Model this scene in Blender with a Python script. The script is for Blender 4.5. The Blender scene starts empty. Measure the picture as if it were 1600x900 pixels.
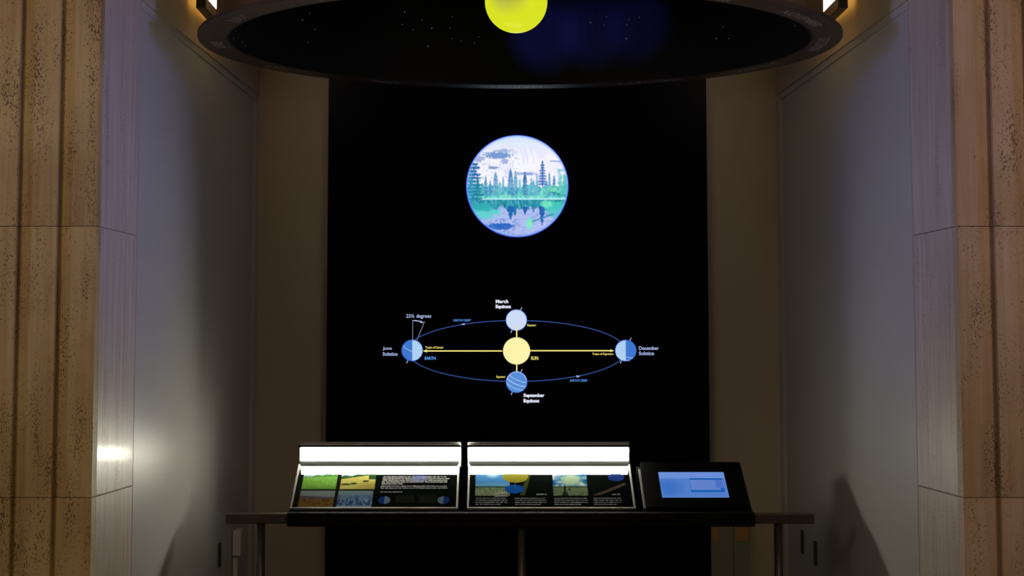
import bpy, bmesh, math, random
import numpy as np
from math import sin, cos, pi, radians, atan
from mathutils import Vector, Matrix

# ---------------------------------------------------------------- camera, world, lights, exposure
S = bpy.context.scene
COL = S.collection
cam_data = bpy.data.cameras.new('camera')
cam_data.sensor_width = 36.0
cam_data.lens = 65.25
cam_data.shift_x = 0.0125
cam_data.shift_y = -0.1056
cam = bpy.data.objects.new('camera', cam_data)
cam.location = (-0.10, 0.0, 1.70)
cam.rotation_euler = (radians(90) + atan(259 / 2900), 0, 0)
COL.objects.link(cam)
S.camera = cam
S.view_settings.view_transform = 'Standard'
S.view_settings.look = 'None'
S.view_settings.gamma = 1
S.view_settings.exposure = 0.0
try:
    S.view_settings.use_curve_mapping = False
except Exception:
    pass
w = bpy.data.worlds.new('dim_hall')
S.world = w
w.use_nodes = True
bg = w.node_tree.nodes['Background']
bg.inputs[0].default_value = (1.0, 0.74, 0.58, 1)
bg.inputs[1].default_value = 0.016


def area(name, loc, target, sx, sy, power, color, spread=180):
    d = bpy.data.lights.new(name, 'AREA')
    d.shape = 'RECTANGLE'
    d.size = sx; d.size_y = sy; d.energy = power; d.color = color
    d.spread = radians(spread)
    o = bpy.data.objects.new(name, d)
    o.location = loc
    o.rotation_euler = (Vector(target) - Vector(loc)).to_track_quat('-Z', 'Y').to_euler()
    COL.objects.link(o)
    return o


def spot(name, loc, target, power, color, angle, blend=0.6, size=0.03):
    d = bpy.data.lights.new(name, 'SPOT')
    d.energy = power; d.color = color; d.spot_size = radians(angle); d.spot_blend = blend
    d.shadow_soft_size = size
    o = bpy.data.objects.new(name, d)
    o.location = loc
    o.rotation_euler = (Vector(target) - Vector(loc)).to_track_quat('-Z', 'Y').to_euler()
    COL.objects.link(o)
    return o


# warm lighting of the hall, falling on the stone in front of the alcove
area('hall_light', (0.3, 1.2, 7.6), (0, 6.3, 1.5), 3.0, 2.0, 62, (1.0, 0.78, 0.44))
for sx in (-1, 1):
    area('hall_side_light', (sx * 3.0, 4.5, 2.7), (-sx * 1.5, 6.9, 1.8), 1.0, 1.0, 15, (1.0, 0.74, 0.60))
# unseen blue spots added to tint the two jambs
spot('added_blue_spot', (2.8, 4.4, 3.2), (-1.5, 7.1, 2.40), 270, (0.26, 0.32, 1.0), 26, 1.0, 0.15)
spot('added_blue_spot', (-2.8, 4.4, 3.2), (1.5, 7.35, 2.36), 220, (0.26, 0.32, 1.0), 27, 1.0, 0.15)
# unseen blue spots added to stand in for a reflection on the drum lining
for tx in (0.14, 0.38, 0.62):
    spot('added_drum_spot', (0.15, 7.5, 3.45), (tx, 9.2, 3.27), 42, (0.10, 0.12, 1.0), 15, 1.0, 0.01)


# ---------------------------------------------------------------- helpers
def lin(c):
    r = []
    for v in c:
        v = v / 255.0
        r.append(v / 12.92 if v <= 0.04045 else ((v + 0.055) / 1.055) ** 2.4)
    return tuple(r)


def principled(name, color, rough=0.5, metal=0.0, spec=0.5, coat=0.0, coat_rough=0.03, noise=0.0, nscale=(8, 8, 8), bump=0.0):
    m = bpy.data.materials.new(name)
    m.use_nodes = True
    nt = m.node_tree
    b = nt.nodes['Principled BSDF']
    b.inputs['Base Color'].default_value = (*color, 1)
    b.inputs['Roughness'].default_value = rough
    b.inputs['Metallic'].default_value = metal
    b.inputs['Specular IOR Level'].default_value = spec
    b.inputs['Coat Weight'].default_value = coat
    b.inputs['Coat Roughness'].default_value = coat_rough
    if noise or bump:
        tc = nt.nodes.new('ShaderNodeTexCoord')
        mp = nt.nodes.new('ShaderNodeMapping')
        mp.inputs['Scale'].default_value = nscale
        nz = nt.nodes.new('ShaderNodeTexNoise')
        nz.inputs['Scale'].default_value = 1.0
        nz.inputs['Detail'].default_value = 6
        nt.links.new(tc.outputs['Object'], mp.inputs[0])
        nt.links.new(mp.outputs[0], nz.inputs['Vector'])
        if noise:
            mx = nt.nodes.new('ShaderNodeMix'); mx.data_type = 'RGBA'
            mx.inputs['A'].default_value = (*[c * (1 - noise) for c in color], 1)
            mx.inputs['B'].default_value = (*[min(1, c * (1 + noise)) for c in color], 1)
            nt.links.new(nz.outputs['Fac'], mx.inputs['Factor'])
            nt.links.new(mx.outputs['Result'], b.inputs['Base Color'])
        if bump:
            bp = nt.nodes.new('ShaderNodeBump')
            bp.inputs['Strength'].default_value = bump
            bp.inputs['Distance'].default_value = 0.002
            nt.links.new(nz.outputs['Fac'], bp.inputs['Height'])
            nt.links.new(bp.outputs[0], b.inputs['Normal'])
    return m


def emissive(name, rgb255, strength=1.0):
    m = bpy.data.materials.new(name)
    m.use_nodes = True
    b = m.node_tree.nodes['Principled BSDF']
    b.inputs['Base Color'].default_value = (0.02, 0.02, 0.02, 1)
    b.inputs['Roughness'].default_value = 0.5
    b.inputs['Emission Color'].default_value = (*lin(rgb255), 1)
    b.inputs['Emission Strength'].default_value = strength
    return m


def attr_mat(name, emit=0.0, coat=0.0, rough=0.5, gain=1.0):
    """colour from the mesh's print attribute"""
    m = bpy.data.materials.new(name)
    m.use_nodes = True
    nt = m.node_tree
    b = nt.nodes['Principled BSDF']
    a = nt.nodes.new('ShaderNodeAttribute'); a.attribute_name = 'print'
    b.inputs['Roughness'].default_value = rough
    b.inputs['Coat Weight'].default_value = coat
    if emit:
        b.inputs['Base Color'].default_value = (0.02, 0.02, 0.02, 1)
        nt.links.new(a.outputs['Color'], b.inputs['Emission Color'])
        b.inputs['Emission Strength'].default_value = emit
    else:
        nt.links.new(a.outputs['Color'], b.inputs['Base Color'])
    return m


def travertine(name, base, dark, rough, streak, pits, coat=0.0):
    m = bpy.data.materials.new(name)
    m.use_nodes = True
    nt = m.node_tree
    N = nt.nodes.new; L = nt.links.new
    b = nt.nodes['Principled BSDF']
    tc = N('ShaderNodeTexCoord')
    oi = N('ShaderNodeObjectInfo')
    add = N('ShaderNodeVectorMath'); add.operation = 'ADD'
    L(tc.outputs['Object'], add.inputs[0])
    sc = N('ShaderNodeVectorMath'); sc.operation = 'SCALE'; sc.inputs['Scale'].default_value = 7.0
    L(oi.outputs['Random'], sc.inputs[0]); L(sc.outputs[0], add.inputs[1])
    mp = N('ShaderNodeMapping'); mp.inputs['Scale'].default_value = (38, 38, 1.6)
    L(add.outputs[0], mp.inputs[0])
    n1 = N('ShaderNodeTexNoise'); n1.inputs['Scale'].default_value = 1; n1.inputs['Detail'].default_value = 8
    n1.inputs['Roughness'].default_value = 0.65
    L(mp.outputs[0], n1.inputs['Vector'])
    n0 = N('ShaderNodeTexNoise'); n0.inputs['Scale'].default_value = 2.2; n0.inputs['Detail'].default_value = 4
    L(add.outputs[0], n0.inputs['Vector'])
    mx0 = N('ShaderNodeMix'); mx0.data_type = 'FLOAT'; mx0.inputs['Factor'].default_value = 1 - streak
    L(n1.outputs['Fac'], mx0.inputs['A']); L(n0.outputs['Fac'], mx0.inputs['B'])
    cr = N('ShaderNodeValToRGB')
    cr.color_ramp.elements[0].position = 0.32; cr.color_ramp.elements[0].color = (*dark, 1)
    cr.color_ramp.elements[1].position = 0.66; cr.color_ramp.elements[1].color = (*base, 1)
    L(mx0.outputs['Result'], cr.inputs[0])
    # pits: small dark holes gathered in patches that run up the stone
    mp2 = N('ShaderNodeMapping'); mp2.inputs['Scale'].default_value = (230, 230, 120)
    L(add.outputs[0], mp2.inputs[0])
    v = N('ShaderNodeTexNoise'); v.inputs['Scale'].default_value = 1; v.inputs['Detail'].default_value = 3
    L(mp2.outputs[0], v.inputs['Vector'])
    mp3 = N('ShaderNodeMapping'); mp3.inputs['Scale'].default_value = (14, 14, 3.0)
    L(add.outputs[0], mp3.inputs[0])
    pz = N('ShaderNodeTexNoise'); pz.inputs['Scale'].default_value = 1; pz.inputs['Detail'].default_value = 3
    L(mp3.outputs[0], pz.inputs['Vector'])
    sm = N('ShaderNodeMath'); sm.operation = 'MULTIPLY_ADD'; sm.inputs[1].default_value = 0.55
    L(pz.outputs['Fac'], sm.inputs[0]); L(v.outputs['Fac'], sm.inputs[2])
    pr = N('ShaderNodeMapRange')
    pr.inputs['From Min'].default_value = 0.945 - 0.04 * pits; pr.inputs['From Max'].default_value = 1.02 - 0.04 * pits
    L(sm.outputs[0], pr.inputs['Value'])
    mx = N('ShaderNodeMix'); mx.data_type = 'RGBA'
    L(pr.outputs[0], mx.inputs['Factor']); L(cr.outputs[0], mx.inputs['A'])
    mx.inputs['B'].default_value = (*[c * 0.38 for c in dark], 1)
    L(mx.outputs['Result'], b.inputs['Base Color'])
    bp = N('ShaderNodeBump'); bp.inputs['Strength'].default_value = 0.5; bp.inputs['Distance'].default_value = 0.003
    inv = N('ShaderNodeMath'); inv.operation = 'SUBTRACT'; inv.inputs[0].default_value = 1
    L(pr.outputs[0], inv.inputs[1])
    ad = N('ShaderNodeMath'); ad.operation = 'MULTIPLY_ADD'; ad.inputs[1].default_value = 0.10
    L(n1.outputs['Fac'], ad.inputs[0]); L(inv.outputs[0], ad.inputs[2])
    L(ad.outputs[0], bp.inputs['Height']); L(bp.outputs[0], b.inputs['Normal'])
    b.inputs['Roughness'].default_value = rough
    b.inputs['Coat Weight'].default_value = coat
    b.inputs['Coat Roughness'].default_value = 0.13
    b.inputs['Specular IOR Level'].default_value = 0.3
    return m


def mesh_obj(name, bm, mat, parent=None, smooth=False):
    me = bpy.data.meshes.new(name)
    bmesh.ops.recalc_face_normals(bm, faces=bm.faces)
    bm.to_mesh(me); bm.free()
    if mat: me.materials.append(mat)
    if smooth:
        for p in me.polygons: p.use_smooth = True
    o = bpy.data.objects.new(name, me)
    COL.objects.link(o)
    if parent: o.parent = parent
    return o


def add_box(bm, lo, hi, bevel=0.0):
    r = bmesh.ops.create_cube(bm, size=1.0)
    c = [(a + b) / 2 for a, b in zip(lo, hi)]; s = [abs(b - a) for a, b in zip(lo, hi)]
    for v in r['verts']:
        v.co = Vector((c[0] + v.co.x * s[0], c[1] + v.co.y * s[1], c[2] + v.co.z * s[2]))
    if bevel:
        es = list({e for v in r['verts'] for e in v.link_edges})
        bmesh.ops.bevel(bm, geom=es, offset=bevel, segments=2, affect='EDGES', profile=0.5)
    return bm


def box(name, lo, hi, mat, parent=None, bevel=0.0):
    return mesh_obj(name, add_box(bmesh.new(), lo, hi, bevel), mat, parent)


def add_prism(bm, poly, ax, a0, a1):
    """poly: 2-D outline; ax: 'x' (poly = y,z) or 'z' (poly = x,y)"""
    def P(p, a):
        return (a, p[0], p[1]) if ax == 'x' else (p[0], p[1], a)
    A = [bm.verts.new(P(p, a0)) for p in poly]
    B = [bm.verts.new(P(p, a1)) for p in poly]
    bm.faces.new(A); bm.faces.new(B[::-1])
    n = len(poly)
    for i in range(n):
        bm.faces.new((A[i], B[i], B[(i + 1) % n], A[(i + 1) % n]))
    return bm


def prism(name, poly, ax, a0, a1, mat, parent=None, bevel=0.0):
    bm = add_prism(bmesh.new(), poly, ax, a0, a1)
    if bevel:
        bmesh.ops.bevel(bm, geom=list(bm.edges), offset=bevel, segments=2, affect='EDGES')
    return mesh_obj(name, bm, mat, parent)


def add_tube(bm, p0, p1, r, seg=24, caps=True, r2=None):
    p0 = Vector(p0); p1 = Vector(p1); d = p1 - p0
    M = Matrix.Translation((p0 + p1) / 2) @ d.to_track_quat('Z', 'Y').to_matrix().to_4x4()
    bmesh.ops.create_cone(bm, cap_ends=caps, segments=seg, radius1=r, radius2=r if r2 is None else r2, depth=d.length, matrix=M)
    return bm


def tube(name, p0, p1, r, mat, parent=None, seg=24):
    o = mesh_obj(name, add_tube(bmesh.new(), p0, p1, r, seg), mat, parent)
    for p in o.data.polygons:
        if len(p.vertices) == 4: p.use_smooth = True
    return o


def revolve(name, prof, centre, mat, parent=None, seg=128, closed=True, a0=0, a1=2 * pi):
    """prof: list of (r, z)"""
    bm = bmesh.new(); rings = []
    for i in range(seg):
        a = a0 + (a1 - a0) * i / seg
        rings.append([bm.verts.new((centre[0] + r * sin(a), centre[1] + r * cos(a), z)) for r, z in prof])
    n = len(prof)
    for i in range(seg):
        A, B = rings[i], rings[(i + 1) % seg]
        for k in range(n if closed else n - 1):
            bm.faces.new((A[k], A[(k + 1) % n], B[(k + 1) % n], B[k]))
    return mesh_obj(name, bm, mat, parent)


def thing(name, label, cat, loc=(0, 0, 0), group=None):
    o = bpy.data.objects.new(name, None)
    o.empty_display_size = 0.05
    COL.objects.link(o)
    o.location = loc
    tag(o, label, cat, group)
    return o


def tag(o, label=None, cat=None, group=None, kind=None):
    if label: o['label'] = label
    if cat: o['category'] = cat
    if group: o['group'] = group
    if kind: o['kind'] = kind
    return o


def keep(parent, objs):
    """objects modelled in world coordinates, hung under an Empty"""
    bpy.context.view_layer.update()
    for o in objs:
        o.parent = parent
        o.matrix_parent_inverse = Matrix.Translation(-parent.location)


def text_mesh(s, bold=0.0):
    cu = bpy.data.curves.new('lettering', 'FONT')
    cu.body = s; cu.size = 1; cu.resolution_u = 3; cu.offset = bold
    ob = bpy.data.objects.new('lettering', cu)
    COL.objects.link(ob)
    dg = bpy.context.evaluated_depsgraph_get()
    me = bpy.data.meshes.new_from_object(ob.evaluated_get(dg))
    bpy.data.objects.remove(ob); bpy.data.curves.remove(cu)
    return me


def fit_text(s, x0, x1, z0, z1, place, mat, parent, bold=0.02, name='lettering'):
    """lettering stretched to the box x0..x1, z0..z1 of a board; place(a, b) -> world point"""
    me = text_mesh(s, bold)
    xs = [v.co.x for v in me.vertices]; ys = [v.co.y for v in me.vertices]
    ax, bx, ay, by = min(xs), max(xs), min(ys), max(ys)
    for v in me.vertices:
        v.co = place(x0 + (v.co.x - ax) / (bx - ax) * (x1 - x0), z0 + (v.co.y - ay) / (by - ay) * (z1 - z0))
    me.materials.clear(); me.materials.append(mat)
    me.name = name
    o = bpy.data.objects.new(name, me)
    COL.objects.link(o)
    if parent: o.parent = parent
    return o


# ---------------------------------------------------------------- materials
M = {}
M['stone_face_left'] = travertine('stone_face_left', (0.62, 0.49, 0.23), (0.34, 0.22, 0.10), 0.55, 0.45, 1.5)
M['stone_face_right'] = travertine('stone_face_right', (0.61, 0.46, 0.35), (0.38, 0.25, 0.14), 0.55, 0.45, 1.2)  # same stone as the left, pinkish light tint put into its colour
M['stone_jamb'] = travertine('stone_jamb', (0.66, 0.55, 0.48), (0.44, 0.35, 0.30), 0.42, 0.85, 0.4, 0.13)
M['satin_wall'] = principled('satin_wall', (0.47, 0.455, 0.43), 0.38, spec=0.38, noise=0.05, nscale=(2, 3, 90))
M['plaster'] = principled('plaster', (0.56, 0.46, 0.34), 0.7, noise=0.06, nscale=(5, 5, 5))
M['black_glass'] = principled('black_glass', (0.004, 0.004, 0.008), 0.3, spec=0.05)
M['black_body'] = principled('black_body', (0.008, 0.008, 0.008), 0.8, spec=0.01, noise=0.2, nscale=(30, 30, 30))
M['bronze'] = principled('bronze', (0.10, 0.065, 0.052), 0.42, metal=0.35, noise=0.15, nscale=(20, 20, 20))
M['rail_bronze'] = principled('rail_bronze', (0.08, 0.055, 0.048), 0.45, metal=0.3, noise=0.15, nscale=(3, 60, 60))
M['post_metal'] = principled('post_metal', (0.06, 0.055, 0.05), 0.35, metal=0.6, noise=0.1, nscale=(60, 60, 4))
M['drum_outer'] = principled('drum_outer', (0.22, 0.15, 0.08), 0.45, noise=0.1, nscale=(6, 6, 30))
M['drum_inner'] = principled('drum_inner', (0.014, 0.014, 0.022), 0.5, spec=0.2)
M['steel'] = principled('steel', (0.30, 0.29, 0.27), 0.5, metal=0.7, noise=0.08, nscale=(8, 200, 200))
M['steel_gray'] = principled('steel_gray', (0.40, 0.42, 0.40), 0.45, metal=0.2)
M['board'] = principled('board', (0.004, 0.006, 0.005), 0.035, spec=0.5)
M['print'] = attr_mat('print', rough=0.035)
M['lens'] = emissive('lens', (255, 252, 232), 36.0)
M['screen'] = attr_mat('screen', emit=1.0)
M['picture'] = attr_mat('picture', emit=1.04)
M['sill'] = principled('sill', (0.22, 0.23, 0.22), 0.6)
M['text_grey'] = principled('text_grey', (0.03, 0.033, 0.03), 0.6)
M['text_dim'] = principled('text_dim', (0.009, 0.009, 0.009), 0.6)
M['ring_text'] = principled('ring_text', (0.60, 0.60, 0.64), 0.5)
M['floor'] = principled('floor', (0.10, 0.08, 0.065), 0.35, noise=0.2, nscale=(2, 2, 2))
M['box_paint'] = principled('box_paint', (0.62, 0.54, 0.52), 0.5)
M['slot'] = principled('slot', (0.03, 0.022, 0.022), 0.5)
M['brass'] = principled('brass', (0.75, 0.42, 0.16), 0.35, metal=0.6)
M['cab_paint'] = principled('cab_paint', (0.30, 0.28, 0.20), 0.5)

# ---------------------------------------------------------------- setting
NX, FX = 1.507, 1.401          # half width of the alcove at the jamb and at the back
tag(box('floor', (-5, -2, -0.06), (5, 10.3, 0), M['floor']), 'dark polished floor below the frame', kind='structure')
tag(box('ceiling', (-1.9, 6.56, 4.25), (1.9, 10.3, 4.4), M['plaster']), kind='structure')

wall_b = box('wall_back', (-1.9, 10.0, 0), (1.9, 10.12, 4.25), M['plaster'])
tag(wall_b, 'dim brown plaster back wall of the alcove', kind='structure')

for s, side in ((-1, 'left'), (1, 'right')):
    # upper wall, overhanging the recessed satin panel below it
    up = [(s * (NX - 0.002), 7.205), (s * FX, 10.0), (s * 1.62, 10.0), (s * 1.62, 7.205)]
    wl = prism('wall_' + side, up, 'z', 3.054, 4.25, M['plaster'])
    tag(wl, 'warm plaster wall above the %s grey panel' % side, kind='structure')
    ld = [(s * (NX - 0.001), 7.205), (s * 1.409, 10.0), (s * 1.62, 10.0), (s * 1.62, 7.205)]
    prism('ledge_strip', ld, 'z', 3.019, 3.052, M['satin_wall'], wl)
    pn = [(s * NX, 7.205), (s * 1.422, 9.90), (s * 1.62, 9.90), (s * 1.62, 7.205)]
    prism('wall_panel', pn, 'z', 0.0, 3.018, M['satin_wall'], wl)
    st = [(s * 1.4045, 9.902), (s * 1.401, 9.999), (s * 1.62, 9.999), (s * 1.62, 9.902)]
    prism('corner_strip', st, 'z', 0.0, 3.018, M['satin_wall'], wl)
    # outer wall of the hall beside the pilasters
    tag(box('wall_front_' + side, (2.139, 6.60, 0) if s > 0 else (-4.5, 6.60, 0),
            (4.5, 6.72, 5) if s > 0 else (-2.179, 6.72, 5), M['plaster']), kind='structure')

tag(box('wall_lintel', (-2.08, 6.60, 4.25), (2.08, 6.72, 5.2), M['plaster']), kind='structure')

# fluted travertine pilasters, built course by course
flat, cove = 0.090, 0.054
courses = [(0.0, 0.18), (0.18, 1.165), (1.165, 2.126), (2.126, 3.10), (3.10, 4.245)]
for idx, s in enumerate((-1, 1)):
    root = thing('trim_%d' % (idx + 1), None, None)
    tag(root, '%s travertine pilaster with broad vertical flutes' % ('left' if s < 0 else 'right'), kind='structure')
    fl = flat if s < 0 else 0.074
    cv = cove if s < 0 else 0.060
    YF = 6.63
    prof = [(1.540, YF)]
    x = 1.540
    for k in range(4):
        x += fl
        prof.append((x, YF))
        for q in range(1, 9):
            t = q / 8
            # quarter hollow: deep step at the outer arris, easing out towards the alcove
            prof.append((x + cv * t, YF + 0.032 * t ** 1.15))
        x += cv
        prof.append((x, YF))
    prof += [(x + 0.06, YF), (x + 0.06, YF + 0.055), (1.5365, YF + 0.055)]
    for z0, z1 in courses:
        g = 0.0012
        prism('stone_block', [(s * a, b) for a, b in prof], 'z', z0 + g, z1 - g,
              M['stone_face_left' if s < 0 else 'stone_face_right'], root)
        jm = add_prism(bmesh.new(), [(s * 1.5364, YF + 0.058), (s * 1.5075, 7.198), (s * 1.615, 7.198), (s * 1.615, YF + 0.058)], 'z', z0 + g, z1 - g)
        bmesh.ops.bevel(jm, geom=list(jm.edges), offset=0.0012, segments=1, affect='EDGES')
        mesh_obj('jamb_slab', jm, M['stone_jamb'], root)
    xa, xb = sorted((s * 1.62, s * 2.12))
    box('core', (xa, YF + 0.058, 0), (xb, 7.19, 4.24), M['slot'], root)

# ---------------------------------------------------------------- black display board with orbit diagram
BY = 9.95
board = thing('display_board', 'tall glossy black display board with a glowing orbit diagram', 'display board', (0, BY, 0))
parts = [box('back_panel', (-1.022, BY, 0.0), (1.019, BY + 0.046, 4.2), M['black_glass'])]


def at(px, py):
    """layout of the board: one unit = 3.43 mm"""
    return (-0.0065 + (px - 807.5) * 0.003432, 1.673 - (py - 548) * 0.00343)


EM = {
    'sun': emissive('sun_yellow', (252, 244, 170), 1.0),
    'line_y': emissive('line_yellow', (245, 230, 130), 0.95),
    'text_y': emissive('text_yellow', (235, 220, 110), 1.0),
    'white': emissive('text_white', (235, 240, 255), 1.0),
    'soft': emissive('text_soft', (165, 180, 225), 1.0),
    'softer': emissive('text_softer', (120, 125, 160), 1.0),
    'blue_t': emissive('text_blue', (90, 150, 235), 1.0),
    'orbit': emissive('orbit_blue', (50, 80, 145), 1.0),
    'day': emissive('earth_day', (172, 208, 243), 1.0),
    'night': emissive('earth_night', (60, 118, 205), 1.0),
    'pale': emissive('earth_pale', (205, 219, 247), 1.0),
    'mid': emissive('earth_mid', (86, 143, 214), 1.0),
    'rim': emissive('earth_rim', (50, 100, 230), 0.9),
    'line_w': emissive('earth_line', (185, 205, 240), 1.0),
}


def flat_poly(name, pts, y, mat, thick=0.0012):
    """pts in layout units, extruded towards the viewer"""
    bm = bmesh.new()
    A = [bm.verts.new((at(*p)[0], y, at(*p)[1])) for p in pts]
    B = [bm.verts.new((v.co.x, y - thick, v.co.z)) for v in A]
    n = len(A)
    bm.faces.new(A); bm.faces.new(B[::-1])
    for i in range(n): bm.faces.new((A[i], B[i], B[(i + 1) % n], A[(i + 1) % n]))
    o = mesh_obj(name, bm, mat); parts.append(o); return o


def ribbon(name, pts, wd, y, mat, thick=0.0010, taper=None):
    bm = bmesh.new(); n = len(pts); F = []
    for i, p in enumerate(pts):
        a = pts[max(0, i - 1)]; b = pts[min(n - 1, i + 1)]
        dx, dy = b[0] - a[0], b[1] - a[1]; l = math.hypot(dx, dy) or 1
        nx, ny = -dy / l * wd / 2, dx / l * wd / 2
        row = []
        for q, yy in ((1, y), (-1, y), (-1, y - thick), (1, y - thick)):
            X, Z = at(p[0] + nx * q, p[1] + ny * q)
            row.append(bm.verts.new((X, yy, Z)))
        F.append(row)
    for i in range(n - 1):
        for k in range(4):
            bm.faces.new((F[i][k], F[i][(k + 1) % 4], F[i + 1][(k + 1) % 4], F[i + 1][k]))
    bm.faces.new(F[0]); bm.faces.new(F[-1][::-1])
    o = mesh_obj(name, bm, mat); parts.append(o); return o


def circle_pts(cx, cy, r, a0=0, a1=360, n=64):
    return [(cx + r * cos(radians(a0 + (a1 - a0) * i / n)), cy + r * sin(radians(a0 + (a1 - a0) * i / n))) for i in range(n + (0 if a1 - a0 == 360 else 1))]


# orbit ring behind the globes
orb = [(807 + 169.5 * cos(radians(a)), 548.3 + 47.2 * sin(radians(a))) for a in range(0, 361, 3)]
ribbon('orbit_line', orb, 1.25, BY - 0.0002, EM['orbit'])
flat_poly('arrow_head', [(720, 507.2), (726, 505.2), (726.6, 508.2)], BY - 0.0014, EM['soft'])
flat_poly('arrow_head', [(906.5, 587.2), (900, 586.2), (901.0, 589.8)], BY - 0.0014, EM['soft'])
# sun and its rays
ribbon('sun_ray', [(785, 548.4), (664, 548.4)], 1.9, BY - 0.0014, EM['line_y'])
flat_poly('arrow_head', [(661.5, 548.4), (668, 546.0), (668, 550.8)], BY - 0.0026, EM['line_y'])
ribbon('sun_ray', [(828, 548.0), (954, 548.0)], 1.9, BY - 0.0014, EM['line_y'])
flat_poly('arrow_head', [(959, 548.0), (953, 545.8), (953, 550.2)], BY - 0.0026, EM['line_y'])
ribbon('sun_ray', [(807.5, 510), (807.5, 527)], 2.0, BY - 0.0048, EM['line_y'])
ribbon('sun_ray', [(807.5, 568), (807.5, 581)], 2.0, BY - 0.0014, EM['line_y'])
flat_poly('sun_disc', circle_pts(807.3, 548.3, 21.0), BY - 0.0014, EM['sun'], 0.005)


def globe(cx, cy, mode):
    """earth disc with halves, latitude lines and the ends of its tilted axis"""
    disc = flat_poly('earth_disc', circle_pts(cx, cy, 16.6), BY - 0.0014, EM['rim'], 0.0010)
    y = BY - 0.0025
    sub = []
    if mode in ('june', 'dec'):
        lft, rgt = (EM['night'], EM['day']) if mode == 'june' else (EM['day'], EM['night'])
        sub.append(flat_poly('half_disc', circle_pts(cx, cy, 15.9, 90, 270, 40), y, lft))
        sub.append(flat_poly('half_disc', circle_pts(cx, cy, 15.9, -90, 90, 40), y, rgt))
    else:
        sub.append(flat_poly('face_disc', circle_pts(cx, cy, 15.9), y, EM['pale'] if mode == 'mar' else EM['mid']))
    yl = y - 0.0013
    # latitude curves tilted 23.5 degrees
    lats = {'june': (-0.1, ), 'dec': (0.35, 0.7), 'mar': (), 'sep': (-0.42, 0.0, 0.42)}[mode]
    for la in lats:
        pts = []
        hw = math.sqrt(1 - la * la) * 15.6
        for i in range(25):
            t = -1 + 2 * i / 24
            X = t * hw; Yv = la * 15.6 + 3.4 * math.sqrt(max(0, 1 - t * t))
            a = radians(23.5)
            pts.append((cx + X * cos(a) - Yv * sin(a), cy + X * sin(a) + Yv * cos(a)))
        sub.append(ribbon('latitude_line', pts, 1.1 if la == 0 else 0.8, yl, EM['line_w'], 0.0006))
    if mode in ('sep', 'mar'):
        sub.append(ribbon('bright_edge', circle_pts(cx, cy, 15.6, 190, 350, 40), 0.9, yl, EM['line_w'], 0.0006))
    dx, dy = sin(radians(23.5)), -cos(radians(23.5))
    for sg in (1, -1):
        a0, a1 = 16.8 * sg, (21.5 if mode != 'june' or sg < 0 else 17.0) * sg
        if abs(a1 - a0) > 0.5:
            sub.append(ribbon('axis_line', [(cx + dx * a0, cy + dy * a0), (cx + dx * a1, cy + dy * a1)], 1.2, BY - 0.0014, EM['soft']))
    for o in sub:
        o.parent = disc
        if o in parts: parts.remove(o)
    return disc


globe(645, 547.5, 'june')
globe(977, 547.8, 'dec')
globe(807, 500.5, 'mar')
globe(807.3, 596.5, 'sep')
# the 23 1/2 degree angle above the June globe
ribbon('angle_line', [(645.6, 531), (645.6, 501)], 0.9, BY - 0.0002, EM['softer'])
ribbon('angle_line', [(652.3, 531.5), (664, 502.5)], 1.0, BY - 0.0002, EM['softer'])
ribbon('angle_arc', [(646, 501.2), (650, 501.2), (655, 502.0), (659, 503.4)], 1.4, BY - 0.0014, EM['soft'])
flat_poly('arrow_head', [(662.8, 504.6), (658.0, 501.2), (657.2, 504.9)], BY - 0.0026, EM['soft'])


def board_place(a, b):
    X, Z = at(a, b)
    return Vector((X, BY - 0.0016, Z))


def btext(s, x0, x1, y0, y1, m, bold=0.02):
    o = fit_text(s, x0, x1, y1, y0, board_place, m, None, bold)
    parts.append(o)


btext('March', 774.8, 794.5, 468.6, 474.2, EM['white'], 0.03)
btext('Equinox', 774.8, 799.2, 476.6, 483.6, EM['white'], 0.045)
btext('23½ degrees', 635.2, 674.3, 491.2, 498.6, EM['soft'], 0.015)
btext("EARTH'S ORBIT", 709.0, 736.2, 499.0, 502.6, EM['blue_t'], 0.01)
btext("EARTH'S ORBIT", 890.4, 917.6, 592.2, 596.0, EM['blue_t'], 0.01)
btext('Tropic of Cancer', 665.2, 693.5, 541.2, 545.6, EM['text_y'], 0.02)
btext('Tropic of Capricorn', 925.0, 957.6, 551.2, 555.6, EM['text_y'], 0.02)
btext('EARTH', 664.4, 681.6, 557.2, 562.0, EM['blue_t'], 0.03)
btext('SUN', 829.6, 841.0, 556.8, 562.2, EM['text_y'], 0.03)
btext('June', 599.2, 613.2, 542.0, 547.8, EM['soft'], 0.02)
btext('Solstice', 599.2, 622.2, 550.2, 555.8, EM['soft'], 0.02)
btext('December', 997.6, 1028.4, 541.2, 546.8, EM['soft'], 0.02)
btext('Solstice', 997.6, 1021.0, 549.2, 554.9, EM['soft'], 0.02)
btext('Equator', 824.0, 838.0, 506.6, 511.0, EM['text_y'], 0.02)
btext('Equator', 776.0, 790.2, 586.6, 591.0, EM['text_y'], 0.02)
btext('September', 818.0, 850.5, 614.2, 621.2, EM['white'], 0.04)
btext('Equinox', 818.0, 843.0, 622.6, 629.6, EM['white'], 0.045)
keep(board, parts)

# ---------------------------------------------------------------- print rasters
rng = np.random.RandomState(7)


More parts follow.
